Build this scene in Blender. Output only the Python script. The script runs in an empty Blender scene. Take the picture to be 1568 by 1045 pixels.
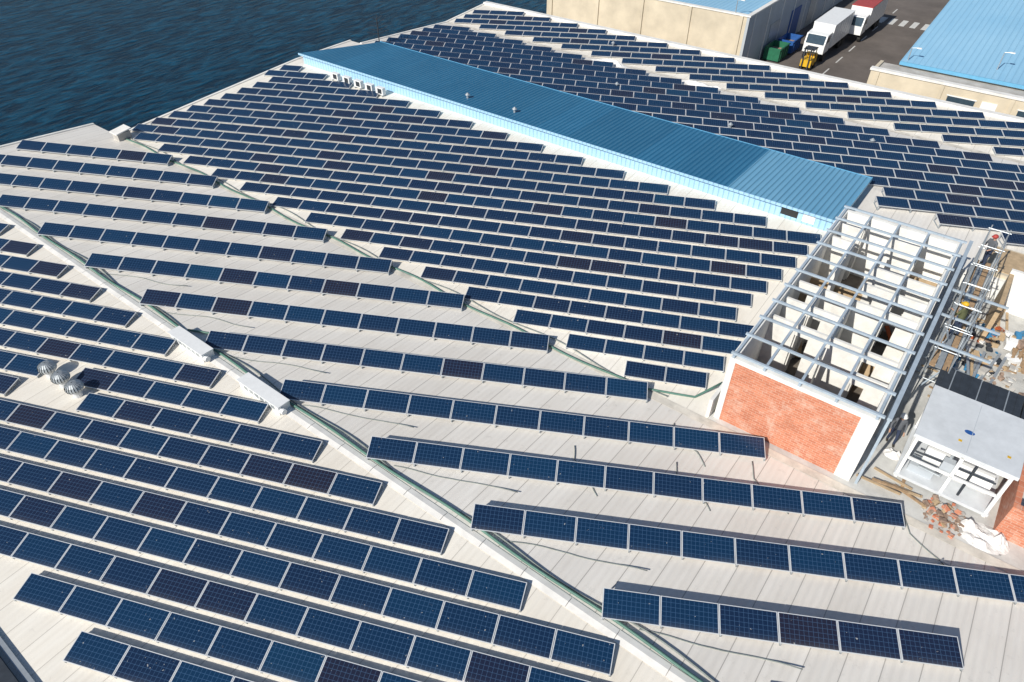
import bpy, math, random
from mathutils import Vector, Matrix
random.seed(7)
rad=math.radians
scene=bpy.context.scene
ANG=rad(52.8); P0=(-4.6,16.2,0.0)
GROUND=-7.0

# ---------------------------------------------------------------- materials
def new_mat(name):
    m=bpy.data.materials.new(name); m.use_nodes=True
    nt=m.node_tree; b=nt.nodes['Principled BSDF']
    return m,nt,b
def N(nt,t,**k):
    n=nt.nodes.new(t)
    for a,v in k.items(): setattr(n,a,v)
    return n
def plain(name,col,rough=.6,metal=0.,var=.25,scale=3.,bump=0.,bscale=20.,spec=.5):
    m,nt,b=new_mat(name)
    tc=N(nt,'ShaderNodeTexCoord'); no=N(nt,'ShaderNodeTexNoise')
    no.inputs['Scale'].default_value=scale; no.inputs['Detail'].default_value=6; no.inputs['Roughness'].default_value=.65
    nt.links.new(tc.outputs['Object'],no.inputs['Vector'])
    cr=N(nt,'ShaderNodeValToRGB')
    cr.color_ramp.elements[0].position=.3; cr.color_ramp.elements[1].position=.7
    c0=[max(0,c*(1-var)) for c in col]; c1=[min(1,c*(1+var*.6)) for c in col]
    cr.color_ramp.elements[0].color=(*c0,1); cr.color_ramp.elements[1].color=(*c1,1)
    nt.links.new(no.outputs['Fac'],cr.inputs['Fac']); nt.links.new(cr.outputs['Color'],b.inputs['Base Color'])
    b.inputs['Roughness'].default_value=rough; b.inputs['Metallic'].default_value=metal
    b.inputs['Specular IOR Level'].default_value=spec
    if bump>0:
        n2=N(nt,'ShaderNodeTexNoise'); n2.inputs['Scale'].default_value=bscale; n2.inputs['Detail'].default_value=5
        nt.links.new(tc.outputs['Object'],n2.inputs['Vector'])
        bp=N(nt,'ShaderNodeBump'); bp.inputs['Strength'].default_value=bump; bp.inputs['Distance'].default_value=.05
        nt.links.new(n2.outputs['Fac'],bp.inputs['Height']); nt.links.new(bp.outputs['Normal'],b.inputs['Normal'])
    return m
def math_n(nt,op,a,b_=None,c=None):
    n=N(nt,'ShaderNodeMath',operation=op)
    for i,v in enumerate((a,b_,c)):
        if v is None: continue
        if isinstance(v,(int,float)): n.inputs[i].default_value=v
        else: nt.links.new(v,n.inputs[i])
    return n.outputs[0]
def mixc(nt,f,a,b_):
    n=N(nt,'ShaderNodeMix',data_type='RGBA')
    if isinstance(f,(int,float)): n.inputs[0].default_value=f
    else: nt.links.new(f,n.inputs[0])
    for i,v in ((6,a),(7,b_)):
        if isinstance(v,tuple): n.inputs[i].default_value=(*v,1)
        else: nt.links.new(v,n.inputs[i])
    return n.outputs[2]

def ribbed(name,colA,colB,axis,pitch,seam=.06,seamdark=.55,rough=.45,bump=.6,blotch=.12,wave=None,sheet=None,ribmix=.8,spec=.5):
    """profiled sheet: ribs at constant 'axis' coordinate every pitch"""
    m,nt,b=new_mat(name)
    tc=N(nt,'ShaderNodeTexCoord'); sp=N(nt,'ShaderNodeSeparateXYZ'); nt.links.new(tc.outputs['Object'],sp.inputs[0])
    a=sp.outputs[axis]
    fr=math_n(nt,'FRACT',math_n(nt,'DIVIDE',a,pitch))
    rib=math_n(nt,'LESS_THAN',fr,seam)
    mp=N(nt,'ShaderNodeMapping'); sc=[.25,.25,.25]; sc[axis]=1.6; mp.inputs['Scale'].default_value=sc
    nt.links.new(tc.outputs['Object'],mp.inputs[0])
    n1=N(nt,'ShaderNodeTexNoise'); n1.inputs['Scale'].default_value=1.4; n1.inputs['Detail'].default_value=8; n1.inputs['Roughness'].default_value=.7
    nt.links.new(mp.outputs[0],n1.inputs['Vector'])
    n2=N(nt,'ShaderNodeTexNoise'); n2.inputs['Scale'].default_value=.12; n2.inputs['Detail'].default_value=4
    nt.links.new(tc.outputs['Object'],n2.inputs['Vector'])
    f=math_n(nt,'ADD',math_n(nt,'MULTIPLY',n1.outputs[0],.6),math_n(nt,'MULTIPLY',n2.outputs[0],.6))
    cr=N(nt,'ShaderNodeMapRange'); cr.inputs[1].default_value=.42; cr.inputs[2].default_value=.8
    nt.links.new(f,cr.inputs[0])
    col=mixc(nt,cr.outputs[0],colA,colB)
    if sheet:
        fl=math_n(nt,'FLOOR',math_n(nt,'DIVIDE',a,sheet))
        wn=N(nt,'ShaderNodeTexWhiteNoise',noise_dimensions='1D'); nt.links.new(fl,wn.inputs['W'])
        col=mixc(nt,math_n(nt,'MULTIPLY',wn.outputs[0],blotch),col,tuple(c*.5 for c in colA))
    dark=tuple(c*seamdark for c in colA)
    col=mixc(nt,math_n(nt,'MULTIPLY',rib,ribmix),col,dark)
    n3=N(nt,'ShaderNodeTexNoise'); n3.inputs['Scale'].default_value=2.2; n3.inputs['Detail'].default_value=9; n3.inputs['Roughness'].default_value=.75
    nt.links.new(tc.outputs['Object'],n3.inputs['Vector'])
    st=N(nt,'ShaderNodeMapRange'); st.inputs[1].default_value=.58; st.inputs[2].default_value=.74; nt.links.new(n3.outputs[0],st.inputs[0])
    col=mixc(nt,math_n(nt,'MULTIPLY',st.outputs[0],.35),col,tuple(c*.45 for c in colA))
    nt.links.new(col,b.inputs['Base Color']); b.inputs['Roughness'].default_value=rough; b.inputs['Specular IOR Level'].default_value=spec
    w=math_n(nt,'SINE',math_n(nt,'MULTIPLY',a,6.2832/(wave or pitch)))
    bp=N(nt,'ShaderNodeBump'); bp.inputs['Strength'].default_value=bump; bp.inputs['Distance'].default_value=.03
    nt.links.new(math_n(nt,'ADD',w,math_n(nt,'MULTIPLY',n1.outputs[0],.5)),bp.inputs['Height']); nt.links.new(bp.outputs['Normal'],b.inputs['Normal'])
    return m

def panel_glass():
    m,nt,b=new_mat('solar_cell_glass')
    uv=N(nt,'ShaderNodeUVMap'); sp=N(nt,'ShaderNodeSeparateXYZ'); nt.links.new(uv.outputs[0],sp.inputs[0])
    u,v=sp.outputs[0],sp.outputs[1]
    def line(c,n,w):
        fr=math_n(nt,'FRACT',math_n(nt,'MULTIPLY',c,n))
        d=math_n(nt,'ABSOLUTE',math_n(nt,'SUBTRACT',fr,.5))
        return math_n(nt,'GREATER_THAN',d,.5-w)
    g=math_n(nt,'MAXIMUM',line(u,12,.038),line(v,6,.038))
    bus=line(v,24,.03)
    at=N(nt,'ShaderNodeAttribute',attribute_name='prand')
    cr=N(nt,'ShaderNodeValToRGB'); e=cr.color_ramp.elements
    e[0].position=0; e[0].color=(.018,.014,.025,1)
    e[1].position=1; e[1].color=(.005,.040,.088,1)
    for p,c in ((.12,(.013,.015,.036,1)),(.25,(.006,.017,.050,1)),(.55,(.004,.024,.067,1)),(.88,(.004,.031,.082,1))):
        x=e.new(p); x.color=c
    nt.links.new(at.outputs['Fac'],cr.inputs[0])
    tc=N(nt,'ShaderNodeTexCoord'); vo=N(nt,'ShaderNodeTexNoise'); vo.inputs['Scale'].default_value=.9; vo.inputs['Detail'].default_value=5
    nt.links.new(tc.outputs['Object'],vo.inputs['Vector'])
    col=mixc(nt,math_n(nt,'MULTIPLY',vo.outputs[0],.35),cr.outputs[0],(.009,.026,.060))
    col=mixc(nt,math_n(nt,'MULTIPLY',bus,.08),col,(.2,.27,.4))
    col=mixc(nt,math_n(nt,'MULTIPLY',g,.30),col,(.12,.25,.46))
    dust=math_n(nt,'MULTIPLY',math_n(nt,'POWER',math_n(nt,'SUBTRACT',1.0,v),9.0),math_n(nt,'MULTIPLY',vo.outputs[0],.22))
    col=mixc(nt,dust,col,(.35,.33,.30))
    ns=N(nt,'ShaderNodeTexNoise'); ns.inputs['Scale'].default_value=9; ns.inputs['Detail'].default_value=3
    nt.links.new(tc.outputs['Object'],ns.inputs['Vector'])
    sp2=math_n(nt,'GREATER_THAN',ns.outputs[0],.735)
    col=mixc(nt,math_n(nt,'MULTIPLY',sp2,.55),col,(.6,.6,.58))
    nt.links.new(col,b.inputs['Base Color'])
    b.inputs['Roughness'].default_value=.2; b.inputs['Specular IOR Level'].default_value=.4
    b.inputs['Coat Weight'].default_value=.2; b.inputs['Coat Roughness'].default_value=.06
    return m

def brick(name,axis=1,c1=(.62,.235,.135),c2=(.50,.17,.095),mort=(.58,.38,.29)):
    m,nt,b=new_mat(name)
    tc=N(nt,'ShaderNodeTexCoord'); sp=N(nt,'ShaderNodeSeparateXYZ'); nt.links.new(tc.outputs['Object'],sp.inputs[0])
    cb=N(nt,'ShaderNodeCombineXYZ'); nt.links.new(sp.outputs[axis],cb.inputs[0]); nt.links.new(sp.outputs[2],cb.inputs[1])
    br=N(nt,'ShaderNodeTexBrick'); br.inputs['Scale'].default_value=1; br.inputs['Brick Width'].default_value=.30; br.inputs['Row Height'].default_value=.12
    br.inputs['Mortar Size'].default_value=.010; br.inputs['Color1'].default_value=(*c1,1); br.inputs['Color2'].default_value=(*c2,1); br.inputs['Mortar'].default_value=(*mort,1)
    nt.links.new(cb.outputs[0],br.inputs['Vector'])
    no=N(nt,'ShaderNodeTexNoise'); no.inputs['Scale'].default_value=1.3; no.inputs['Detail'].default_value=9; no.inputs['Roughness'].default_value=.72
    nt.links.new(tc.outputs['Object'],no.inputs['Vector'])
    mr=N(nt,'ShaderNodeMapRange'); mr.inputs[1].default_value=.52; mr.inputs[2].default_value=.72; nt.links.new(no.outputs[0],mr.inputs[0])
    col=mixc(nt,math_n(nt,'MULTIPLY',mr.outputs[0],.75),br.outputs[0],(.70,.56,.47))
    mr2=N(nt,'ShaderNodeMapRange'); mr2.inputs[1].default_value=.46; mr2.inputs[2].default_value=.30; nt.links.new(no.outputs[0],mr2.inputs[0])
    col=mixc(nt,math_n(nt,'MULTIPLY',mr2.outputs[0],.5),col,(.33,.11,.06))
    nt.links.new(col,b.inputs['Base Color']); b.inputs['Roughness'].default_value=.85
    bp=N(nt,'ShaderNodeBump'); bp.inputs['Strength'].default_value=.35; bp.inputs['Distance'].default_value=.012
    nt.links.new(br.outputs['Fac'],bp.inputs['Height']); bp.invert=True; nt.links.new(bp.outputs['Normal'],b.inputs['Normal'])
    return m

def water_mat():
    m,nt,b=new_mat('sea_water')
    tc=N(nt,'ShaderNodeTexCoord'); mp=N(nt,'ShaderNodeMapping'); mp.inputs['Scale'].default_value=(.5,1.6,1); mp.inputs['Rotation'].default_value=(0,0,rad(-42))
    nt.links.new(tc.outputs['Object'],mp.inputs[0])
    a=N(nt,'ShaderNodeTexNoise'); a.inputs['Scale'].default_value=.72; a.inputs['Detail'].default_value=9; a.inputs['Roughness'].default_value=.6; a.inputs['Distortion'].default_value=.5
    nt.links.new(mp.outputs[0],a.inputs['Vector'])
    c=N(nt,'ShaderNodeTexNoise'); c.inputs['Scale'].default_value=.03; c.inputs['Detail'].default_value=3; nt.links.new(tc.outputs['Object'],c.inputs['Vector'])
    mr=N(nt,'ShaderNodeMapRange'); mr.inputs[1].default_value=.42; mr.inputs[2].default_value=.66; nt.links.new(a.outputs[0],mr.inputs[0])
    col=mixc(nt,mr.outputs[0],(.000,.012,.032),(.004,.078,.150))
    col=mixc(nt,math_n(nt,'MULTIPLY',c.outputs[0],.5),col,(.001,.034,.074))
    nt.links.new(col,b.inputs['Base Color']); b.inputs['Roughness'].default_value=.25; b.inputs['IOR'].default_value=1.33
    b.inputs['Specular IOR Level'].default_value=.12
    bp=N(nt,'ShaderNodeBump'); bp.inputs['Strength'].default_value=1.; bp.inputs['Distance'].default_value=.35
    nt.links.new(a.outputs[0],bp.inputs['Height']); nt.links.new(bp.outputs['Normal'],b.inputs['Normal'])
    return m

M={}
M['glass']=panel_glass()
M['alu']=plain('aluminium_frame',(.72,.74,.76),.45,.3,.08)
M['galv']=plain('galvanised_steel',(.46,.50,.53),.45,.5,.15)
M['deck_s']=ribbed('roof_sheet_sunny',(.75,.695,.61),(.90,.865,.79),1,1.0,seam=.03,seamdark=.55,wave=.25,bump=.2,sheet=1.0,ribmix=.6,blotch=.10)  # sun-facing slopes: same sheet, sunlight put into a lighter, creamier colour
M['deck_n']=ribbed('roof_sheet_shaded',(.70,.66,.605),(.86,.83,.78),1,1.0,seam=.03,seamdark=.45,wave=.25,bump=.2,sheet=1.0,ribmix=.7,blotch=.10)  # slopes facing away: shade painted in as a darker, greyer sheet colour
M['cap']=plain('roof_flashing',(.84,.82,.78),.5,0,.16,1.)
M['gutter']=plain('gutter_dirt',(.68,.64,.57),.8,0,.3,1.5)
M['blue_roof']=ribbed('blue_roof_sheet',(.020,.135,.270),(.038,.190,.350),1,.33,seam=.2,seamdark=.74,rough=.42,bump=.6,wave=.33,sheet=2.64,blotch=.3,spec=.35)
M['blue_pale']=ribbed('translucent_blue_sheet',(.12,.33,.52),(.17,.40,.59),1,.33,seam=.22,seamdark=.6,rough=.4,bump=.6,wave=.33)
M['blue_wall']=ribbed('blue_wall_sheet',(.32,.56,.78),(.40,.63,.83),1,.33,seam=.22,seamdark=.75,rough=.45,bump=.6,wave=.33)
M['blue_light']=ribbed('light_blue_roof',(.26,.52,.74),(.34,.60,.80),1,.5,seam=.1,seamdark=.8,rough=.4,bump=.5,wave=.5,sheet=3,blotch=.2)
M['blue_trim']=plain('blue_trim',(.14,.40,.62),.4,0,.1)
M['white']=plain('white_render',(.80,.79,.76),.8,0,.12,1.2,.1,8)
M['white2']=plain('interior_plaster',(.76,.75,.72),.85,0,.18,1.5,.1,8)
M['wpaint']=plain('white_paint',(.82,.83,.83),.4,0,.06)
M['canopy']=plain('grey_white_canopy',(.64,.67,.70),.45,0,.12,1.5)
M['steel']=plain('painted_steel_beam',(.42,.50,.58),.5,.1,.15)
M['brick']=brick('brick_wall',1)
M['brick_x']=brick('brick_wall_side',0)
M['conc']=plain('concrete',(.48,.46,.43),.85,0,.28,.8,.2,6)
M['terrace']=plain('concrete_terrace',(.58,.58,.56),.85,0,.3,.7,.2,6)
M['floor']=plain('unfinished_floor',(.17,.145,.12),.9,0,.5,1.0)
M['asph']=plain('asphalt',(.14,.12,.108),.9,0,.3,.25,.2,10)
M['beige']=plain('beige_concrete',(.64,.56,.43),.85,0,.2,.35,.1,4)
M['gwall']=plain('grey_wall',(.46,.50,.54),.8,0,.12,.4)
M['dark']=plain('dark_opening',(.02,.022,.025),.5,0,.2)
M['rubber']=plain('black_rubber',(.02,.02,.02),.7,0,.2)
M['green_hose']=plain('green_cable',(.09,.20,.16),.55,0,.2)
M['cable']=plain('grey_cable',(.22,.25,.24),.6,0,.3)
M['wood']=plain('timber',(.40,.27,.16),.8,0,.35,6)
M['wood2']=plain('plywood',(.50,.37,.23),.8,0,.25,3)
M['red']=plain('red_paint',(.42,.06,.05),.5,0,.2)
M['green']=plain('green_paint',(.02,.15,.08),.5,0,.2)
M['bluep']=plain('blue_paint',(.02,.10,.34),.5,0,.2)
M['yellow']=plain('yellow_paint',(.70,.42,.02),.5,0,.15)
M['orange']=plain('orange_cloth',(.45,.10,.03),.8,0,.15)
M['tarp']=plain('blue_tarp',(.05,.24,.46),.6,0,.3,4)
M['sack']=plain('white_sack',(.78,.77,.75),.8,0,.25,6,.4,8)
M['skin']=plain('skin',(.45,.27,.19),.6,0,.1)
M['denim']=plain('navy_trousers',(.03,.045,.09),.85,0,.25)
M['grey_cl']=plain('grey_jacket',(.12,.13,.15),.85,0,.25)
M['olive']=plain('olive_jacket',(.10,.11,.05),.85,0,.25)
M['boots']=plain('boots',(.03,.025,.02),.7,0,.2)
M['rubble']=plain('rubble',(.36,.26,.20),.9,0,.5,5,.4,12)
M['dgrey']=plain('dark_grey_metal',(.05,.06,.075),.5,.3,.25)
M['water']=water_mat()
M['line']=plain('road_marking',(.62,.62,.60),.7,0,.2,3)
M['winglass']=plain('window_glass',(.04,.07,.10),.1,0,.2)

# ---------------------------------------------------------------- mesh builder (roof frame: x=s across ridges, y=q along ridges)
class MB:
    def __init__(s): s.v=[];s.f=[];s.m=[];s.uv={};s.pr={};s.mats=[]
    def mi(s,k):
        if k not in s.mats: s.mats.append(k)
        return s.mats.index(k)
    def face(s,pts,k,uv=None,pr=None):
        n=len(s.v); s.v+= [tuple(p) for p in pts]; s.f.append(tuple(range(n,n+len(pts)))); s.m.append(s.mi(k))
        if uv: s.uv[len(s.f)-1]=uv
        if pr is not None: s.pr[len(s.f)-1]=pr
    def obox(s,o,a,b,c,k):
        o,a,b,c=Vector(o),Vector(a),Vector(b),Vector(c)
        if a.cross(b).dot(c)<0: a,b=b,a
        P=[o,o+a,o+a+b,o+b,o+c,o+a+c,o+a+b+c,o+b+c]; n=len(s.v); s.v+=[tuple(p) for p in P]
        for q in ((0,3,2,1),(4,5,6,7),(0,1,5,4),(1,2,6,5),(2,3,7,6),(3,0,4,7)):
            s.f.append(tuple(n+i for i in q)); s.m.append(s.mi(k))
    def box(s,x0,x1,y0,y1,z0,z1,k):
        if x0>x1:x0,x1=x1,x0
        if y0>y1:y0,y1=y1,y0
        s.obox((x0,y0,z0),(x1-x0,0,0),(0,y1-y0,0),(0,0,z1-z0),k)
    def beam(s,p,q,w,h,k):
        p,q=Vector(p),Vector(q); d=q-p; u=d.normalized()
        side=u.cross(Vector((0,0,1)))
        if side.length<1e-3: side=Vector((1,0,0))
        side.normalize(); up=side.cross(u)
        s.obox(p-side*w/2-up*h/2,d,side*w,up*h,k)
    def tube(s,pts,r,k,n=8,caps=True):
        pts=[Vector(p) for p in pts]; rs=r if isinstance(r,(list,tuple)) else [r]*len(pts)
        base=len(s.v)
        for i,p in enumerate(pts):
            d=(pts[min(i+1,len(pts)-1)]-pts[max(i-1,0)]).normalized()
            a=d.cross(Vector((0,0,1)))
            if a.length<1e-3: a=Vector((1,0,0))
            a.normalize(); b=d.cross(a)
            for j in range(n):
                t=2*math.pi*j/n; s.v.append(tuple(p+(a*math.cos(t)+b*math.sin(t))*rs[i]))
        mi=s.mi(k)
        for i in range(len(pts)-1):
            for j in range(n):
                s.f.append((base+i*n+j,base+i*n+(j+1)%n,base+(i+1)*n+(j+1)%n,base+(i+1)*n+j)); s.m.append(mi)
        if caps:
            s.f.append(tuple(base+j for j in range(n))[::-1]); s.m.append(mi)
            s.f.append(tuple(base+(len(pts)-1)*n+j for j in range(n))); s.m.append(mi)
    def sphere(s,c,r,k,sx=1,sy=1,sz=1,nu=12,nv=8,jit=0):
        base=len(s.v); mi=s.mi(k)
        for i in range(nv+1):
            ph=math.pi*i/nv
            for j in range(nu):
                t=2*math.pi*j/nu; rr=r*(1+random.uniform(-jit,jit))
                s.v.append((c[0]+rr*sx*math.sin(ph)*math.cos(t),c[1]+rr*sy*math.sin(ph)*math.sin(t),c[2]+rr*sz*math.cos(ph)))
        for i in range(nv):
            for j in range(nu):
                s.f.append((base+i*nu+j,base+(i+1)*nu+j,base+(i+1)*nu+(j+1)%nu,base+i*nu+(j+1)%nu)); s.m.append(mi)
    def heap(s,c,rx,ry,h,k,n=16,rough=.35):
        """crumpled cloth/sack heap: height field with angular folds"""
        base=len(s.v); mi=s.mi(k)
        bumps=[(random.uniform(-.7,.7),random.uniform(-.7,.7),random.uniform(.15,.4),random.uniform(.4,1)) for _ in range(9)]
        for i in range(n+1):
            for j in range(n+1):
                x=-1+2*i/n; y=-1+2*j/n; r=math.hypot(x,y)
                z=sum(a*math.exp(-((x-bx)**2+(y-by)**2)/(w*w)) for bx,by,w,a in bumps)
                z=min(1,z*.6)*(max(0,1-r**2))**.5*(1+random.uniform(-rough,rough)) if r<1 else 0
                sc=1/max(1,r)
                s.v.append((c[0]+rx*x*sc+random.uniform(-.02,.02),c[1]+ry*y*sc+random.uniform(-.02,.02),c[2]+z*h))
        for i in range(n):
            for j in range(n):
                a=base+i*(n+1)+j; s.f.append((a,a+n+1,a+n+2,a+1)); s.m.append(mi)
    def build(s,name,parent=None,local=True,smooth=False):
        me=bpy.data.meshes.new(name); me.from_pydata(s.v,[],s.f)
        for k in s.mats: me.materials.append(M[k])
        me.polygons.foreach_set('material_index',s.m)
        if s.uv:
            ul=me.uv_layers.new(name='UVMap')
            for fi,uv in s.uv.items():
                for li,c in zip(me.polygons[fi].loop_indices,uv): ul.data[li].uv=c
        if s.pr:
            at=me.attributes.new('prand','FLOAT','FACE')
            for fi,v in s.pr.items(): at.data[fi].value=v
        if smooth: me.polygons.foreach_set('use_smooth',[True]*len(me.polygons))
        me.update()
        ob=bpy.data.objects.new(name,me); scene.collection.objects.link(ob)
        if parent: ob.parent=parent
        elif local: ob.location=P0; ob.rotation_euler=(0,0,ANG)
        return ob
def empty(name):
    e=bpy.data.objects.new(name,None); scene.collection.objects.link(e); e.location=P0; e.rotation_euler=(0,0,ANG); e.empty_display_size=.5
    return e

# ---------------------------------------------------------------- roof
QE=40.0
PROF=[(-12.2,-.61),(0,0),(11.0,-.95),(28.4,.05),(34.8,.05),(46.9,-.8),(53.6,-.35)]
def rz(s):
    for (a,za),(b,zb) in zip(PROF,PROF[1:]):
        if s<=b: return za+(zb-za)*(s-a)/(b-a)
    return PROF[-1][1]
def grad(s):
    for (a,za),(b,zb) in zip(PROF,PROF[1:]):
        if s<=b: return (zb-za)/(b-a)
    return 0
def qe(s): return 43.5 if s<11.0 else (40.0 if s<34.8 else 38.6)
fac=empty('factory_building')
mb=MB()
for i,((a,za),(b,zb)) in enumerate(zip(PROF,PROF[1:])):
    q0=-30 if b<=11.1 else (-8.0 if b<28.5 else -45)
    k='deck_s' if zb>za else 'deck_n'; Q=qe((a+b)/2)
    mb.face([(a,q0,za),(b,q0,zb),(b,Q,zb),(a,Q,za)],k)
    mb.face([(a,q0,za-.25),(b,q0,zb-.25),(b,Q,zb-.25),(a,Q,za-.25)],'conc')
    mb.obox((a,Q-.1,za-.15),(b-a,0,zb-za),(0,.22,0),(0,0,.22),'cap')
mb.build('roof_deck',fac)
mb=MB()
mb.box(-12.2,11,43.3,43.5,GROUND,-1.25,'beige'); mb.box(11.001,34.8,39.8,40,GROUND,-1.25,'beige'); mb.box(34.801,53.6,38.4,38.6,GROUND,-1.25,'beige')
mb.box(53.6,53.85,-45,38.6,GROUND,-.5,'beige')
mb.box(-12.45,-12.2,-30,43.5,GROUND,-.75,'beige')
mb.box(-12.2,11.0,-30.25,-30,GROUND,-1.1,'beige')
mb.build('walls',fac)
mb=MB()
n=40
for i in range(n):
    w=.22; q0=-30+i*73/n; q1=q0+73/n-.02
    mb.face([(-w,q0,rz(-w)+.025),(0,q0,.05),(0,q1,.05),(-w,q1,rz(-w)+.025)],'cap')
    mb.face([(0,q0,.05),(w,q0,rz(w)+.025),(w,q1,rz(w)+.025),(0,q1,.05)],'cap')
mb.face([(10.8,-30,rz(10.8)+.02),(11.2,-30,rz(11.2)+.02),(11.2,QE,rz(11.2)+.02),(10.8,QE,rz(10.8)+.02)],'gutter')
mb.face([(46.7,-45,rz(46.7)+.02),(47.1,-45,rz(47.1)+.02),(47.1,38.6,rz(47.1)+.02),(46.7,38.6,rz(46.7)+.02)],'gutter')
mb.box(53.3,53.9,-45,38.7,-.42,-.18,'cap')
mb.box(-12.5,-12.15,-30,43.5,-.75,-.35,'dgrey')
mb.box(-12.0,-11.85,-30,43.5,rz(-12)+.0,rz(-12)+.12,'galv')
mb.build('flashing_and_gutters',fac)

# ---------------------------------------------------------------- solar rows
PITCH=1.87; LEN=1.85; DEP=.94
VENTS=[(-4.95,16.6),(-4.9,15.5),(-4.85,14.4)]
def make_row(ps,a_,tilt,g,fh,sback0):
    """ps: list of (s,q) back-left corners"""
    r2=Vector((math.sin(a_),-math.cos(a_))); f2=Vector((math.cos(a_),math.sin(a_)))
    mb=MB(); r3=Vector((r2.x,r2.y,g*r2.x)); r3n=r3.normalized()
    ct,st=math.cos(tilt),math.sin(tilt)
    f3=Vector((f2.x*ct,f2.y*ct,st)); f3=(f3-r3n*f3.dot(r3n)).normalized()
    nrm=r3n.cross(f3)
    base=random.random()
    for i,(s,q) in enumerate(ps):
        fs=s-f2.x*DEP*ct; fq=q-f2.y*DEP*ct
        o=Vector((fs,fq,rz(sback0)+(fs-sback0)*g+fh))
        o=o+r3n*.01+nrm*random.uniform(-.006,.006)
        L=r3n*LEN; D=f3*DEP
        mb.obox(o,L,D,nrm*.035,'alu')
        t=o+nrm*.038+r3n*.028+f3*.024; L2=r3n*(LEN-.056); D2=f3*(DEP-.048)
        pr=min(.95,max(.14,random.gauss(.42+.2*base,.17)))
        if random.random()<.07: pr=random.uniform(0,.12)
        mb.face([t,t+L2,t+L2+D2,t+D2],'glass',uv=[(0,0),(1,0),(1,1),(0,1)],pr=pr)
        last=(i==len(ps)-1)
        for j in ([0,1] if last else [0]):
            bx=o+r3n*(j*(LEN-.06)+.02)
            top=bx+f3*(DEP-.06); bz=rz(top.x)
            mb.obox((top.x,top.y,bz),r3n*.05,f3*.04,(0,0,top.z-bz+.01),'galv')
            fz=rz(bx.x)
            mb.obox((bx.x,bx.y,fz),r3n*.05,f3*.04,(0,0,bx.z-fz+.01),'galv')
            mb.obox((bx.x,bx.y,fz+.01),r3n*.05,Vector((top.x-bx.x,top.y-bx.y,bz-fz)),(0,0,.04),'galv')
    mb.build('solar_panel_row')
def region(s0,q0,step,kr,a_deg,tilt,fh,direction,ok,n0=0):
    a_=rad(a_deg); r2=Vector((math.sin(a_),-math.cos(a_)))
    for k in kr:
        st=Vector((s0,q0+step*k+random.uniform(-.06,.06)))
        run=[];
        for n in range(n0,62):
            c=st+r2*PITCH*(n if direction>0 else -(n+1))
            m=c+r2*PITCH*.5
            good=ok(m.x,m.y,c,c+r2*PITCH)
            if good: run.append((c.x,c.y))
            if (not good or n==61) and run:
                if direction<0: run=run[::-1]
                sm=s0+ (1 if direction>0 else -1)
                make_row(run,a_,rad(tilt),grad(sm),fh,sm); run=[]
def okA(s,q,c,d): return s>-10.1 and q<42.6 and q>-29 and all((s-v[0])**2+(q-v[1])**2>1.7 for v in VENTS)
region(-.35,.1,3.4,range(-8,14),22.0,9.5,.10,-1,okA)
def okB(s,q,c,d):
    qk=c.y+(c.x-.9)*1.732
    return d.x<(6.9 if qk<-6 else 11.45) and q<42.6 and q>-29
region(.9,-3.4,5.4,range(-4,11),30.0,17,.15,1,okB)
def okC(s,q,c,d): return d.x<27.3 and q<39.2 and d.y>-7.6
region(12.1,-3.4,3.23,range(0,27),22.7,8.5,.08,1,okC)
def okD(s,q,c,d): return (c.x>35.0 or (d.y<-9.0 and c.x>33.0)) and d.x<46.0 and q<38 and q>-40
region(35.6,-3.4,3.4,range(-10,20),27.5,9,.12,1,okD,n0=-3)
def okE(s,q,c,d): return d.x<53.6 and q<38 and q>-40
region(47.8,0.6,3.4,range(-11,14),24,9,.10,1,okE)

# ---------------------------------------------------------------- blue monitor building on the ridge
bl=empty('blue_shed'); s0,s1,qa,qb,qc=28.0,34.5,-7.6,38.6,35.6
mb=MB(); h1,h0=.88,.70
mb.box(s0,s0+.08,qa,qb,-.05,h1,'blue_wall'); mb.box(s1-.08,s1,qa,qc,0,h0-.02,'blue_wall')
mb.face([(s0,qa,0),(s1,qa,0),(s1,qa,h0),(s0,qa,h1)],'blue_trim'); mb.face([(s0,qb,0),(s1,qc,0),(s1,qc,h0),(s0,qb,h1)],'blue_wall')
mb.build('walls',bl)
mb=MB(); ov=.22
def rpt(s,q,dz=0): return (s,q,h1+.03+dz+(h0-h1)*(s-s0)/(s1-s0))
def rf(q0,q1,k,q1b=None,dz=0):
    q1b=q1 if q1b is None else q1b
    T=[rpt(s0-ov,q0,dz+.05),rpt(s1+ov,q0,dz+.05),rpt(s1+ov,q1b,dz+.05),rpt(s0-ov,q1,dz+.05)]
    B=[(x,y,z-.06) for x,y,z in T]; mb.face(T,k); mb.face(B[::-1],k)
    for i in range(4): mb.face([B[i],B[(i+1)%4],T[(i+1)%4],T[i]],k)
rf(qa-.2,-4.3,'blue_pale'); rf(-4.3,-1.2,'blue_pale',None,.006); rf(-1.2,qb+.2,'blue_roof',qc+.1)
mb.build('roof',bl)
mb=MB()
mb.box(s0-ov-.05,s0-ov,qa-.25,qb+.25,h1-.06,h1+.1,'blue_wall'); mb.box(s1+ov,s1+ov+.05,qa-.25,qc+.25,h0-.12,h0+.1,'blue_trim')
mb.obox((s0-.3,qa-.27,h1-.15),(s1-s0+.6,0,h0-h1),(0,.06,0),(0,0,.26),'blue_trim')
mb.box(s0-.12,s0-.003,qa,qb,-.1,.02,'cap')
mb.build('trim',bl)
mb=MB(); mb.box(s0-.02,s0,-5.6,-4.6,.25,.75,'dark'); mb.box(s0-.03,s0,-6.6,-5.9,.2,.75,'wpaint'); mb.build('louvre_opening',bl)

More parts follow.
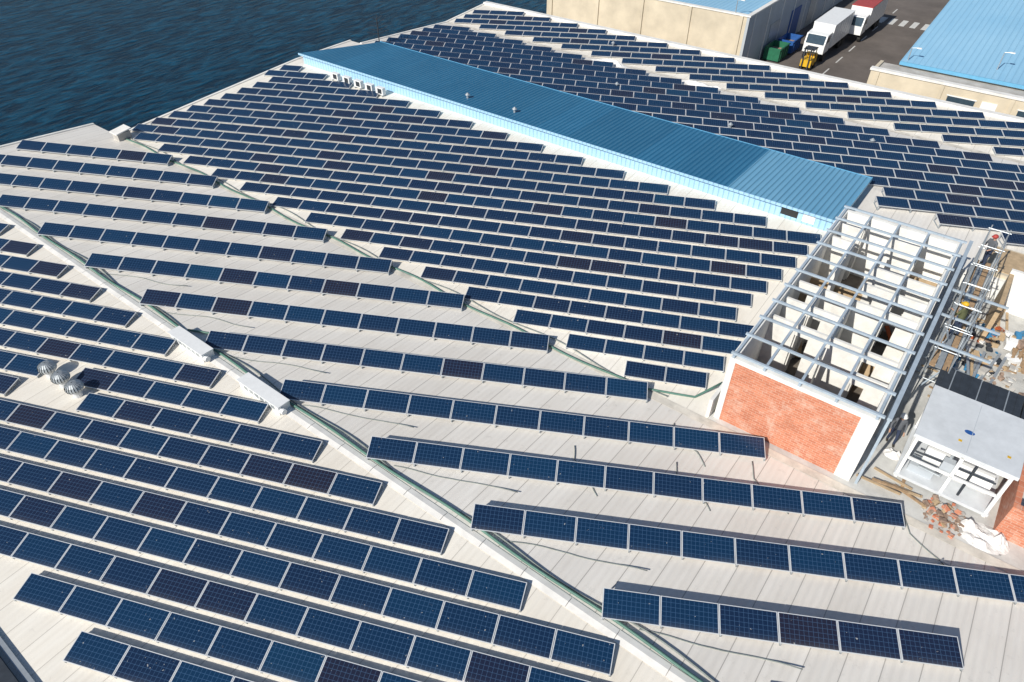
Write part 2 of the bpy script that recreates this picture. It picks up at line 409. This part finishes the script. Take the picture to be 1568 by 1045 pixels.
for (s,q) in ((29.0,20.5),(29.0,16.0),(40.5,14.0),(38.2,3.0),(50.0,20.0),(42.5,-6)):
    e=MB(); z=(h1-.02) if s<34 else rz(s)+.1
    e.tube([(s,q,z-.05),(s,q,z+.35)],.09,'galv',8); e.tube([(s,q,z+.33),(s,q,z+.48)],[.2,.04],'galv',10); e.build('roof_vent')

for i in range(5):
    q=33.0-i*1.3-random.random()*.3; e=MB()
    e.box(26.9,27.25,q,q+.8,rz(27.1)+.12,rz(27.1)+.65,'wpaint'); e.box(26.88,26.9,q+.12,q+.56,rz(27.1)+.2,rz(27.1)+.58,'dgrey')
    for d in (0.05,.65): e.box(26.85,27.3,q+d,q+d+.08,rz(27.1),rz(27.1)+.12,'galv')
    e.build('air_conditioner')

# ---------------------------------------------------------------- ridge ventilators (flat box covers)
def ridge_vent(q0,q1):
    e=MB(); a0,a1=-.36,.16
    e.box(a0,a1,q0,q1,-.02,.42,'wpaint')
    e.obox((a0-.05,q0-.06,.422),(a1-a0+.1,0,-.02),(0,q1-q0+.12,0),(0,0,.05),'wpaint')
    e.box(a0-.03,a1+.03,q0-.02,q0+.0,-.02,.40,'alu')
    e.tube([(a0+.1,q0-.02,.2),(a0+.1,q0-.22,.2)],.13,'wpaint',12)
    for i in range(6):
        q=q0+.3+i*(q1-q0-.5)/6; e.box(a0-.012,a0,q,q+.25,.1,.3,'galv')
    e.build('ridge_ventilator')
ridge_vent(6.2,8.9); ridge_vent(11.6,14.2)

for (s,q) in VENTS:
    e=MB(); z=rz(s)
    e.tube([(s,q,z),(s,q,z+.30)],.2,'alu',14)
    prof=[(.24,.28),(.34,.40),(.37,.52),(.32,.66),(.17,.76),(.03,.79)]
    n=20
    for j in range(n):
        t0=2*math.pi*j/n; t1=2*math.pi*(j+.75)/n
        for (r0,z0),(r1,z1) in zip(prof,prof[1:]):
            e.face([(s+r0*math.cos(t0),q+r0*math.sin(t0),z+z0),(s+r0*1.06*math.cos(t1),q+r0*1.06*math.sin(t1),z+z0),(s+r1*1.06*math.cos(t1),q+r1*1.06*math.sin(t1),z+z1),(s+r1*math.cos(t0),q+r1*math.sin(t0),z+z1)],'galv')
    e.sphere((s,q,z+.5),.27,'dgrey',1,1,.9); e.build('turbine_ventilator')

# cables
def cable(name,pts,r,k,wob=.06,seg=.6):
    out=[]; 
    for (a,b) in zip(pts,pts[1:]):
        a,b=Vector(a),Vector(b); n=max(2,int((b-a).length/seg))
        for i in range(n):
            p=a.lerp(b,i/n); out.append(p)
    out.append(Vector(pts[-1])); ph=random.random()*9
    res=[]
    for i,p in enumerate(out):
        w=wob*(math.sin(i*.55+ph)+.6*math.sin(i*.21+2*ph))
        s=p.x+w; res.append((s,p.y,rz(s)+r+p.z))
    e=MB(); e.tube(res,r,k,7); return e.build(name,smooth=True)
cable('cable_conduit',[(.34,-25,.03),(.36,43,.03)],.055,'green_hose',.05)
cable('cable_conduit',[(.52,-25,.03),(.48,43,.03)],.03,'cable',.12)
cable('cable_conduit',[(11.0,-5,.03),(11.1,40,.03)],.05,'green_hose',.10)
cable('cable_conduit',[(11.3,-6,.03),(11.3,40,.03)],.03,'cable',.14)
cable('cable_conduit',[(.5,14.2,.02),(3.2,9.2,.02),(6.3,3.6,.02),(10.2,-3.0,.02),(11.1,-4.9,.02),(12.0,-7.0,.02),(13.2,-7.7,.3)],.05,'green_hose',.07)
for q in (-6.8,-1.3,4.1,9.5,14.9,20.4,-12.2):
    cable('cable_conduit',[(.5,q+1.8,0),(1.6,q-.3,0),(2.2,q-1.8,.0),(2.6,q-2.8,.1)],.02,'cable',.08,.3)
for (s,q) in ((8.3,-12.6),(6.4,-10.2),(9.4,-18.2),(4.4,-6.5),(8.4,-9.1)):
    cable('cable_conduit',[(s,q,0),(s+.5,q+.6,.02),(s+.9,q+1.7,.02),(s+1.6,q+2.1,.02)],.02,'cable',.1,.25)
for (s,q) in ((8.6,-17.8),(9.6,-19.8),(10.7,-23.0)):
    e=MB(); z=rz(s)+.06
    for d in (0,.5): e.beam((s,q+d,z),(s+1.2,q+d-.4,z-.05),.05,.05,'galv')
    for i in range(4): e.beam((s+.2+i*.28,q-.07-i*.09,z),(s+.2+i*.28,q+.43-i*.09,z),.04,.03,'galv')
    e.build('cable_tray')

# ---------------------------------------------------------------- terrace (construction yard) 
mb=MB()
mb.face([(11.0,-40,-.95),(34.8,-40,-.95),(34.8,-8.0,-.95),(11.0,-8.0,-.95)],'terrace')
mb.box(28.4,28.65,-40,-7.9,-.949,.16,'white'); mb.box(34.6,34.85,-40,-9.9,-.949,.04,'white')
mb.box(11.3,28.4,-8.0,-7.85,-.949,.1,'white')
mb.box(28.651,31.6,-40,-15.2,-.949,.38,'beige'); mb.box(28.9,31.4,-40,-15.4,.382,.42,'wood2')
mb.build('terrace_slab',fac)

# ---------------------------------------------------------------- roofless white building
wb=empty('roofless_white_building')
S0,S1,Q0,Q1,ZB,ZT=11.5,26.3,-13.95,-8.15,-.95,2.6
mb=MB()
mb.box(S0,S1,Q1-.25,Q1,ZB,ZT,'white')
mb.box(S0+.03,S0+.25,Q0+.6,Q1-.25,ZB,ZT-.2,'brick')
mb.box(S0+.002,S0+.27,Q1-.249,Q1-.001,ZB,ZT-.001,'white'); mb.box(S0,S0+.27,Q0,Q0+.6,ZB,ZT,'white'); mb.box(S0-.01,S0+.27,Q0+.601,Q1-.251,ZT-.2,ZT,'white')
mb.box(S1-.25,S1,Q0,Q1-.251,ZB,ZT,'white')
ops=[(13.5,14.6),(16.2,17.6),(19.2,20.4),(22.0,23.4)]
cur=S0+.28
for a,b in ops:
    mb.box(cur,a,Q0,Q0+.25,ZB,ZT,'white'); mb.box(a+.002,b-.002,Q0+.003,Q0+.247,ZT-.9,ZT-.003,'white'); cur=b
mb.box(cur,S1-.251,Q0,Q0+.25,ZB,ZT,'white')
mb.build('outer_walls',wb)
mb=MB(); mb.box(S0+.26,S1-.26,Q0+.26,Q1-.26,ZB+.002,ZB+.06,'floor'); mb.build('floor',wb)
mb=MB()
H=ZT-.3; ZF=ZB+.06
cols=[Q0+.252,-12.35,-10.95,-9.55,Q1-.252]
rowsS=[S0+2.4+i*1.62 for i in range(8)]
rnd=random.Random(11)
for i,s in enumerate(rowsS):
    for j in range(4):
        if i==0 and j in(1,2): continue
        r=rnd.random()
        a,b=cols[j]+.002,cols[j+1]-.002
        Hh=H if rnd.random()<.75 else H-rnd.uniform(.5,1.3)
        if r<.42: mb.box(s,s+.14,a,b,ZF,Hh,'white2')
        elif r<.74:
            d=.6; mb.box(s,s+.14,a,b-d-.003,ZF,H,'white2'); mb.box(s+.003,s+.137,b-d,b,H-.55,H-.003,'white2')
        elif r<.86: mb.box(s,s+.12,a,b,ZF,ZF+1.5,'wood2')
for q in cols[1:4]:
    prev=S0+.3
    for i,s in enumerate(rowsS+[S1-.26]):
        r=rnd.random()
        if r<.42 and i>0: mb.box(prev+.145,s-.005,q-.07,q+.07,ZF,H-.004,'white2')
        elif r<.66 and i>0: mb.box(prev+.145,s-.75,q-.07,q+.07,ZF,H-.004,'white2')
        prev=s
mb.build('partition_walls',wb)
mb=MB()
rnd=random.Random(4)
for i in range(22):
    s=rnd.uniform(S0+.6,S1-1.2); q=rnd.uniform(Q0+.5,Q1-1.2); mb.beam((s,q,ZF+.1),(s+rnd.uniform(.2,1),q+rnd.uniform(-.2,.7),ZF+rnd.uniform(.1,1.8)),rnd.uniform(.1,.5),.05,rnd.choice(['wood2','wood','white2','rubble','orange','tarp']))
mb.build('leftover_boards',wb)
mb=MB()
for q in (Q1-.12,cols[3],cols[2],cols[1],Q0+.12):
    mb.box(S0-.03,S1+.05,q-.05,q+.05,ZT+.004,ZT+.12,'steel')
n=10
for i in range(n+1):
    s=S0+.1+(S1-S0-.2)*i/n
    mb.box(s-.05,s+.05,Q0-.1,Q1+.03,ZT+.124,ZT+.22,'steel')
for i in range(n//2+1):
    s=S0+.1+(S1-S0-.2)*i*2/n
    mb.box(s-.05,s+.05,Q0-.30,Q0-.2,ZB,ZT+.18,'steel')
mb.box(S0,S1,Q0-.33,Q0-.17,ZT+.182,ZT+.3,'steel')
mb.build('roof_beam_grid',wb)

sc=MB(); qs=(-14.7,-15.5)
for i in range(6):
    s=17.6+i*1.9
    for q in qs: sc.tube([(s,q,ZB),(s,q,ZT+1.0)],.03,'galv',6)
    for z in (.6,2.3,3.4): sc.tube([(s,qs[0]+.1,z),(s,qs[1]-.1,z)],.025,'galv',6)
for q in qs:
    for z in (.6,1.5,2.35,3.3): sc.tube([(17.3,q,z),(27.4,q,z)],.025,'galv',6)
for i in range(5):
    s=17.6+i*1.9; sc.tube([(s,qs[1],.6),(s+1.9,qs[1],2.3)],.02,'galv',6)
for j in range(3): sc.box(17.4,27.3,qs[1]+.04+j*.26,qs[1]+.27+j*.26,1.47+.002*j,1.51+.002*j,'wood' if j!=1 else 'galv')
for i in range(10):
    s=17+random.random()*9; sc.beam((s,-14.8,ZB+.5+random.random()*3),(s+random.uniform(1,3),-15.6,ZB+.5+random.random()*3),.06,.06,random.choice(['steel','galv','galv']))
for i in range(3):
    q=-14.3-i*.9; sc.beam((17.3+i*2.2,Q0-.2,ZT+.1),(17.6+i*2.2,-16.6,ZT-.1),.09,.09,'steel')
sc.build('scaffolding')

# ---------------------------------------------------------------- cooling machine
mc=empty('cooling_machine'); a0,a1,b0,b1=12.9,16.0,-18.6,-15.3; zt=1.45
mb=MB()
mb.box(a0-.1,a1+.1,b0-.1,b1+.1,zt,zt+.16,'canopy'); mb.box(a0-.05,a1+.05,b0-.05,b1+.05,ZB+.1,ZB+.24,'canopy')
for s in (a0,a1-.12):
    for q in (b0,(b0+b1)/2-.06,b1-.12): mb.box(s,s+.12,q,q+.12,ZB,zt,'wpaint')
for z in (.2,1.28):
    mb.box(a0,a0+.08,b0+.13,b1-.13,z,z+.1,'wpaint'); mb.box(a0+.13,a1-.13,b1-.1,b1-.02,z,z+.1,'wpaint')
mb.box(a1-.6,a1-.3,b0+.2,b1-.2,ZB+.24,zt,'gwall')
mb.build('frame_and_canopy',mc)
mb=MB()
mb.tube([(a0+.9,b0+.3,-.1),(a0+.9,b0+1.5,-.1)],.45,'wpaint',18); mb.tube([(a0+.9,b1-1.4,.1),(a0+.9,b1-.6,.1)],.33,'wpaint',18)
mb.tube([(a0+1.9,b0+.5,.4),(a0+1.9,b1-.4,.4)],.12,'galv',10); mb.box(a0+.4,a0+1.0,b1-1.2,b1-.3,ZB+.24,ZB+.6,'gwall')
mb.tube([(a0+.4,b1-.6,-.3),(a0+.4,b0+1.9,-.3),(a0+.5,b0+1.9,.9)],.06,'galv',8); mb.box(a0+.15,a0+.45,b0+1.7,b0+2.1,.2,.7,'gwall')
mb.tube([(a0+.2,b0+1.1,ZB+.3),(a0+.2,b0+1.1,1.2)],.05,'dgrey',8); mb.tube([(a0+.25,b1-.25,.5),(a0+.25,b0+.3,.6)],.04,'dgrey',8)
mb.build('tanks_and_pipes',mc)
mb=MB()
mb.sphere((a0+1.2,b0+1.75,zt+.162),.12,'bluep',1,1.5,.02,20,6); mb.box(a0+.5,a0+.62,b0+1.9,b0+2.02,zt+.162,zt+.168,'yellow'); mb.box(a0+.7,a0+.82,b0+.3,b0+.42,zt+.162,zt+.168,'yellow')
mb.box(a0+.05,a1-.05,b0+1.64,b0+1.66,zt+.161,zt+.164,'gwall')
mb.build('stickers',mc)
mb=MB()
for i in range(3): mb.box(a1+.15+i*.02,a1+1.7,b0-1.2+i*1.55,b0+.3+i*1.55,zt-.1,zt+.05,'dgrey')
for i in range(3):
    for s in (a1+.3,a1+1.6): mb.box(s,s+.08,b0-1.1+i*1.55,b0-1.02+i*1.55,ZB,zt-.1,'galv')
for i in range(3): mb.box(a1+.3,a1+1.6,b0-1.0+i*1.55,b0+.1+i*1.55,ZB+.3,zt-.3,'galv')
for i in range(14): mb.box(a1+.2,a1+1.68,b0-1.1+i*.33,b0-1.06+i*.33,zt+.052,zt+.075,'galv' if i%3==0 else 'dgrey')
mb.build('radiator_bank',mc)
mb=MB(); mb.box(12.3,12.55,-24,-18.95,ZB,.7,'brick'); mb.box(12.56,16,-19.15,-18.95,ZB,.7,'brick_x'); mb.build('brick_wall')

# ---------------------------------------------------------------- construction clutter
def planks(name,s,q,n,L,k='wood',z=ZB):
    e=MB()
    for i in range(n):
        a=random.uniform(-.25,.25)+random.choice((0,0,1.5)); l=L*random.uniform(.6,1)
        d=Vector((math.cos(a),math.sin(a),random.uniform(-.02,.05)))*l
        p=Vector((s+random.uniform(-.5,.5),q+random.uniform(-.5,.5),z+.04+i*.035))
        e.beam(p,p+d,.12,.03,k if random.random()<.7 else 'wood2')
    e.build(name)
planks('timber_plank_pile',12.0,-16.2,7,1.9); planks('timber_plank_pile',18.5,-17.2,10,2.2); planks('timber_plank_pile',23,-18.3,9,2.6)
planks('steel_bar_bundle',20.2,-16.9,12,3.2,'galv'); planks('timber_plank_pile',25.5,-16.9,8,2.0)
def pile(name,s,q,r,n,ks,z=ZB,sz=(.08,.3)):
    e=MB()
    for i in range(n):
        t=random.random()*6.28; rr=r*math.sqrt(random.random()); w=random.uniform(*sz)
        x,y=s+rr*math.cos(t),q+rr*math.sin(t); zz=z+max(0,(r-rr)*.35*random.random())
        a=random.random()*3; u=Vector((math.cos(a),math.sin(a),random.uniform(-.3,.3)))*w*random.uniform(.6,1.6); v=Vector((-math.sin(a),math.cos(a),random.uniform(-.2,.2)))*w
        e.obox((x,y,zz),u,v,(0,0,w*random.uniform(.3,.8)),random.choice(ks))
    e.build(name)
pile('rubble_pile',12.0,-17.4,.8,90,['rubble','rubble','brick','wood2','conc'],sz=(.05,.2))
pile('rubble_pile',21.5,-18.6,1.6,90,['rubble','conc','wood2','white'],sz=(.06,.25))
pile('building_material_pile',24.5,-17.6,1.5,70,['tarp','wood2','wpaint','orange','dgrey','rubble','galv'],sz=(.08,.4))
pile('building_material_pile',19,-19,1.4,70,['wood2','wpaint','galv','dgrey','wood'],sz=(.08,.4))
pile('building_material_pile',22.2,-16.6,1.0,50,['tarp','wood2','wpaint','dgrey','conc'],sz=(.08,.35))
e=MB(); e.heap((11.9,-18.7,ZB),.65,.9,.6,'sack',18,.3); e.build('white_sack_pile')
e=MB(); e.heap((14.0,-15.0,ZB),.3,.4,.3,'sack',10,.3); e.build('white_sack_pile')
e=MB(); e.heap((25.8,-18.7,ZB),.9,.8,.5,'tarp',12,.3); e.build('blue_tarpaulin')
mb=MB(); mb.box(24.0,27.5,-16.6,-16.4,ZB,1.2,'wood2'); mb.box(27.5,27.7,-22,-16.4,ZB,1.4,'white'); mb.box(20.5,27.49,-20.6,-20.4,ZB,1.3,'white'); mb.build('partition_wall')

# ---------------------------------------------------------------- port surroundings
mb=MB()
mb.face([(-600,-900,GROUND),(900,-900,GROUND),(900,41.5,GROUND),(-600,41.5,GROUND)],'asph')
mb.box(-600,900,41.5,42.1,-10,GROUND+.15,'conc')
mb.build('ground')
w=MB(); w.face([(-2500,42.0,-9.2),(3500,42.0,-9.2),(3500,3500,-9.2),(-2500,3500,-9.2)],'water'); w.build('sea')
mb=MB()
for i in range(9): mb.box(64+i*5,66.5+i*5,5.9,6.05,GROUND+.004,GROUND+.008,'line')
for i in range(10): mb.box(98.5,101.5,-1+i*1.4,-.3+i*1.4,GROUND+.004,GROUND+.008,'line')
mb.build('road_markings')

wh=empty('beige_warehouse'); mb=MB()
mb.box(68.4,68.7,14,40.5,GROUND,-.9,'beige'); mb.box(68.4,110,13.7,13.999,GROUND,-.9,'gwall'); mb.box(109.7,110,14,40.5,GROUND,-.9,'beige'); mb.box(68.7,109.7,40.2,40.5,GROUND,-.9,'beige')
for q in (14.4,20.5,26.6,32.7,39.6): mb.box(68.25,68.4,q,q+.35,GROUND,-.9,'beige')
for i in range(9): mb.box(70+i*4.5,70.15+i*4.5,13.6,13.7,GROUND,-1.0,'white')
mb.build('walls',wh)
mb=MB(); mb.box(69,109.5,14.3,40,-1.3,-1.0,'blue_light'); mb.build('roof',wh)
mb=MB(); mb.box(68.3,68.85,13.6,40.6,-.9,-.75,'cap'); mb.box(68.851,110,13.6,14.1,-.9,-.75,'cap'); mb.build('parapet_coping',wh)
mb=MB()
for i in range(3): mb.box(76+i*7,79.5+i*7,13.63,13.7,GROUND,GROUND+3.6,'bluep' if i==1 else 'galv')
mb.build('loading_doors',wh)

ls=empty('light_blue_roofed_warehouse'); mb=MB()
mb.box(64,64.3,-80,-3.1,GROUND,-1.0,'beige'); mb.box(64.3,110,-3.4,-3.1,GROUND,-1.0,'beige')
mb.box(60.8,61.1,-80,-1.2,GROUND,-1.2,'beige'); mb.box(61.1,64,-1.5,-1.2,GROUND,-1.2,'beige')
for i in range(12): mb.box(60.7,60.8,-2-i*5.5,-1.7-i*5.5,GROUND,-1.25,'beige')
mb.build('walls',ls)
mb=MB()
mb.obox((63.7,-80,-1.0),(24,0,2.0),(0,77.1,0),(0,0,.12),'blue_light'); mb.obox((111.2,-80,-1.0),(-23.4,0,1.95),(0,77.1,0),(0,0,.12),'blue_light')
mb.box(61.1,64,-80,-1.5,-1.5,-1.35,'conc'); mb.build('roof',ls)
mb=MB()
mb.box(60.7,61.3,-80,-1.1,-1.2,-1.0,'cap'); mb.box(63.6,63.7,-80,-2.9,-1.15,-.85,'blue_trim')
for i in range(9):
    q=-8-i*5.5; mb.box(60.75,60.8,q-2.2,q,-3.0,-2.0,'winglass'); mb.box(60.72,60.75,q-2.3,q+.1,-2.0,-1.9,'wpaint'); mb.box(60.74,60.8,q-3.9,q-2.7,GROUND,-1.9,'bluep' if i%2 else 'wpaint')
mb.build('windows_and_doors',ls)

def lamp_post(s,q,z,h):
    e=MB(); e.tube([(s,q,z),(s,q,z+h)],[.06,.04],'galv',8); e.tube([(s,q,z+h),(s,q-.5,z+h+.1)],.03,'galv',6)
    e.box(s-.1,s+.1,q-.8,q-.4,z+h+.05,z+h+.13,'wpaint'); e.build('floodlight_pole')
lamp_post(66,-10.5,-.9,1.7); lamp_post(64.3,-3.4,-.95,1.2); lamp_post(72,-20,-.4,1.7); lamp_post(68.6,15.5,-.8,1.3)

def truck(s,q,cabk,body,L=9.5,topk='wpaint'):
    e=empty('box_truck'); z=GROUND; m=MB()
    m.box(s+2.3,s+2.3+L,q-1.25,q+1.25,z+1.15,z+3.7,body); m.box(s+2.28,s+2.32+L,q-1.28,q+1.28,z+3.7,z+3.78,topk)
    for i in range(int(L)): 
        for sg in (-1,1): m.box(s+2.6+i,s+2.66+i,q+sg*1.25,q+sg*1.275,z+1.2,z+3.65,'alu')
    m.build('cargo_box',e)
    m=MB()
    P=[(0,1.0),(0,2.0),(.35,3.0),(2.0,3.1),(2.0,1.0)]
    for i in range(len(P)):
        (x0,z0),(x1,z1)=P[i],P[(i+1)%len(P)]; m.face([(s+x0,q-1.2,z+z0),(s+x1,q-1.2,z+z1),(s+x1,q+1.2,z+z1),(s+x0,q+1.2,z+z0)],cabk)
    for sg in (-1,1): m.face([(s+x,q+sg*1.2,z+zz) for x,zz in P],cabk)
    m.obox((s-.012,q-1.05,z+2.02),(.33,0,.93),(0,2.1,0),(-.01,0,.004),'winglass')
    for sg in (-1,1): m.box(s+.5,s+1.5,q+sg*1.2,q+sg*1.215,z+2.1,z+2.8,'winglass')
    m.build('cab',e)
    m=MB(); m.box(s+.2,s+2.2+L,q-.5,q+.5,z+.7,z+.999,'dgrey')
    for x in (1.0,L-.6,L+.7):
        for sg in (-1,1): m.tube([(s+x,q+sg*.85,z+.5),(s+x,q+sg*1.2,z+.5)],.5,'rubber',16)
    m.build('chassis_and_wheels',e)
truck(77.5,8.6,'wpaint','wpaint',7.5); truck(87.5,7.2,'wpaint','wpaint',8,'red')
def skip(s,q,k):
    m=MB(); z=GROUND
    m.box(s,s+3,q,q+.08,z+.2,z+1.6,k); m.box(s,s+3,q+1.8,q+1.88,z+.2,z+1.6,k); m.box(s,s+.08,q+.081,q+1.799,z+.2,z+1.6,k); m.box(s+2.92,s+3,q+.081,q+1.799,z+.2,z+1.6,k)
    m.box(s+.081,s+2.919,q+.081,q+1.799,z+.2,z+.9,'rubble')
    for i in range(4): m.box(s+.3+i*.75,s+.4+i*.75,q-.08,q,z+.2,z+1.5,k); 
    m.box(s-.05,s+3.05,q-.1,q-.0,z+1.5,z+1.62,k); m.box(s+.2,s+.5,q+.3,q+1.5,z,z+.2,'dgrey'); m.box(s+2.5,s+2.8,q+.3,q+1.5,z,z+.2,'dgrey'); m.build('waste_skip')
skip(74.5,11.4,'green'); skip(78.2,11.2,'bluep')
fk=empty('forklift'); s,q,z=74.3,7.6,GROUND; m=MB()
m.box(s,s+2,q,q+1.2,z+.35,z+1.1,'yellow'); m.box(s+1.4,s+2.05,q+.05,q+1.15,z+1.1,z+1.5,'yellow')
for a in (.15,1.35):
    for b in (.05,1.05): m.box(s+a,s+a+.08,q+b,q+b+.08,z+1.1,z+2.2,'dgrey')
m.box(s+.1,s+1.5,q,q+1.2,z+2.2,z+2.28,'dgrey'); m.box(s-.2,s-.08,q+.2,q+.32,z+.1,z+2.6,'dgrey'); m.box(s-.2,s-.08,q+.88,q+1.0,z+.1,z+2.6,'dgrey')
for b in (.25,.85): m.box(s-1.2,s-.2,q+b,q+b+.12,z+.1,z+.16,'dgrey')
for a in (.4,1.6):
    for b in (0.,1.05): m.tube([(s+a,q+b-.05,z+.3),(s+a,q+b+.2,z+.3)],.3,'rubber',14)
m.build('body_mast_and_wheels',fk)

e=MB(); s,q=35.6,36.9; z=rz(s)
e.tube([(s,q,z),(s,q,z+2.4)],.05,'dgrey',8)
for i in range(5):
    zz=z+1.0+i*.32; l=1.2-.15*i
    e.tube([(s-l*.7,q-l*.7,zz+.25),(s,q,zz),(s+l*.7,q+l*.7,zz+.3)],.03,'dgrey',5)
    e.tube([(s+l*.6,q-l*.6,zz+.35),(s,q,zz+.05),(s-l*.6,q+l*.6,zz+.2)],.03,'dgrey',5)
e.build('antenna_mast')
e=MB(); s,q=11.0,39.2; e.box(s-.5,s+.5,q-.4,q+.4,rz(s),rz(s)+.55,'conc'); e.obox((s-.6,q-.5,rz(s)+.55),(1.2,0,.15),(0,1.0,0),(0,0,.08),'cap'); e.build('roof_hatch')
for q in (18.5,9.2):
    e=MB(); e.heap((46.6,q,rz(46.9)),.8,2.2,.45,'sack',16,.2); e.build('white_sheet_heap')

# ---------------------------------------------------------------- people
def person(s,q,z,yaw,top,armL,armR,lean=0.,helmet='yellow',step=.12):
    J={'pel':(0,0,.95),'sp':(lean*.4,0,1.2),'ch':(lean*.8,0,1.4),'nk':(lean,0,1.52),'hd':(lean*1.1+.02,0,1.62),'ht':(lean*1.15+.02,0,1.76),
       'hl':(0,.1,.9),'kl':(step,.11,.5),'al':(step*.8,.11,.09),'tl':(step*.8+.16,.12,.04),
       'hr':(0,-.1,.9),'kr':(-step*.4,-.11,.5),'ar':(-step,-.11,.09),'tr':(-step+.16,-.12,.04),
       'sl':(lean*.85,.19,1.42),'sr':(lean*.85,-.19,1.42)}
    def arm(side,e_,h_):
        J['e'+side]=e_; J['w'+side]=h_; d=(Vector(h_)-Vector(e_)).normalized(); J['p'+side]=tuple(Vector(h_)+d*.09)
        for i in range(5):
            off=Vector((0,(i-2)*.02,0)) if i else Vector((.03,-.03,0))
            J['f%s%d'%(side,i)]=tuple(Vector(h_)+d*(.12 if i==0 else .165-.01*abs(i-2))+off+Vector((.01,0,-.01)))
    arm('l',*armL); arm('r',*armR)
    names=list(J); idx={n:i for i,n in enumerate(names)}
    E=[('pel','sp'),('sp','ch'),('ch','nk'),('nk','hd'),('hd','ht'),('pel','hl'),('hl','kl'),('kl','al'),('al','tl'),('pel','hr'),('hr','kr'),('kr','ar'),('ar','tr'),
       ('ch','sl'),('ch','sr'),('sl','el'),('el','wl'),('wl','pl'),('sr','er'),('er','wr'),('wr','pr')]
    for sd in 'lr':
        for i in range(5): E.append((('p' if i else 'w')+sd,'f%s%d'%(sd,i)))
    R={'pel':.15,'sp':.14,'ch':.15,'nk':.06,'hd':.095,'ht':.075,'h':.09,'k':.062,'a':.05,'t':.045,'s':.065,'e':.048,'w':.032,'p':.035,'f':.01}
    me=bpy.data.meshes.new('body'); me.from_pydata([J[n] for n in names],[(idx[a],idx[b]) for a,b in E],[])
    ob=bpy.data.objects.new('tmp',me); scene.collection.objects.link(ob)
    md=ob.modifiers.new('s','SKIN')
    for n in names:
        r=R.get(n) or R[n[0]]; sv=me.skin_vertices[0].data[idx[n]]; sv.radius=(r,r*1.15 if n in('pel','sp','ch') else r); sv.use_root=(n=='pel')
    sb=ob.modifiers.new('b','SUBSURF'); sb.levels=1; sb.render_levels=1
    dg=bpy.context.evaluated_depsgraph_get(); dg.update()
    m2=bpy.data.meshes.new_from_object(ob.evaluated_get(dg)); bpy.data.objects.remove(ob)
    m2.materials.clear()
    for k in (top,'denim','boots','skin'): m2.materials.append(M[k])
    for p in m2.polygons:
        c=p.center; p.use_smooth=True
        mi=0
        if c.z<.13: mi=2
        elif c.z<.93 and abs(c.y)<.2 and (c-Vector(J['wl'])).length>.12 and (c-Vector(J['wr'])).length>.12: mi=1
        if c.z>1.52 and abs(c.y)<.13: mi=3
        for sd in 'lr':
            if (c-Vector(J['p'+sd])).length<.11: mi=3
        p.material_index=mi
    root=bpy.data.objects.new('construction_worker',None); scene.collection.objects.link(root)
    c_,s_=math.cos(ANG),math.sin(ANG); root.location=(P0[0]+s*c_-q*s_,P0[1]+s*s_+q*c_,z); root.rotation_euler=(0,0,yaw)
    b=bpy.data.objects.new('body',m2); scene.collection.objects.link(b); b.parent=root
    hx=J['hd'][0]; m=MB()
    m.sphere((hx,0,1.70),.125,helmet,1.1,1,.85,14,8); m.sphere((hx+.03,0,1.68),.15,helmet,1.1,.95,.10,14,6)
    m.sphere((hx+.105,0,1.63),.02,'skin',1,.8,1.4,8,6)
    for sg in (-1,1):
        m.sphere((hx+.085,sg*.035,1.655),.012,'dark',1,1.2,1,8,6); m.sphere((hx,sg*.098,1.63),.025,'skin',.8,.4,1.2,8,6)
    m.box(hx+.088,hx+.096,-.025,.025,1.585,1.592,'red'); m.build('head_details_and_helmet',root)
person(26.9,-15.1,1.51,rad(200),'grey_cl',((.12,.27,1.15),(.34,.2,1.1)),((.1,-.27,1.15),(.33,-.15,1.2)),.08,'red')
person(20.0,-15.1,1.51,rad(120),'olive',((.15,.27,1.2),(.38,.18,1.25)),((.0,-.28,1.14),(.1,-.3,.88)),.1,'yellow')
person(14.6,-14.7,ZB,rad(250),'grey_cl',((.05,.27,1.14),(.2,.25,.93)),((.0,-.27,1.14),(.12,-.27,.9)),.02,'wpaint',.16)

# ---------------------------------------------------------------- world, sun, camera
AZ=rad(46); EL=rad(36)
wd=bpy.data.worlds.new('World'); scene.world=wd; wd.use_nodes=True; nt=wd.node_tree
bg=nt.nodes['Background']; sky=nt.nodes.new('ShaderNodeTexSky'); sky.sky_type='NISHITA'; sky.sun_disc=False
sky.sun_elevation=EL; sky.sun_rotation=AZ+math.pi; sky.air_density=1; sky.dust_density=.4; sky.ozone_density=2.0
nt.links.new(sky.outputs[0],bg.inputs[0]); bg.inputs[1].default_value=.08
sl=bpy.data.lights.new('sun','SUN'); sl.energy=5.0; sl.angle=rad(.5); sl.color=(1,.95,.86)
so=bpy.data.objects.new('sun',sl); scene.collection.objects.link(so)
so.rotation_euler=Vector((math.sin(AZ)*math.cos(EL),math.cos(AZ)*math.cos(EL),-math.sin(EL))).to_track_quat('-Z','Y').to_euler()
cd=bpy.data.cameras.new('camera'); cd.lens=24; cd.sensor_width=36; cd.clip_end=6000
co=bpy.data.objects.new('camera',cd); scene.collection.objects.link(co); co.location=(0,0,21.2); co.rotation_euler=(rad(49),0,0)
scene.camera=co
scene.view_settings.view_transform='Standard'; scene.view_settings.look='None'; scene.view_settings.exposure=0
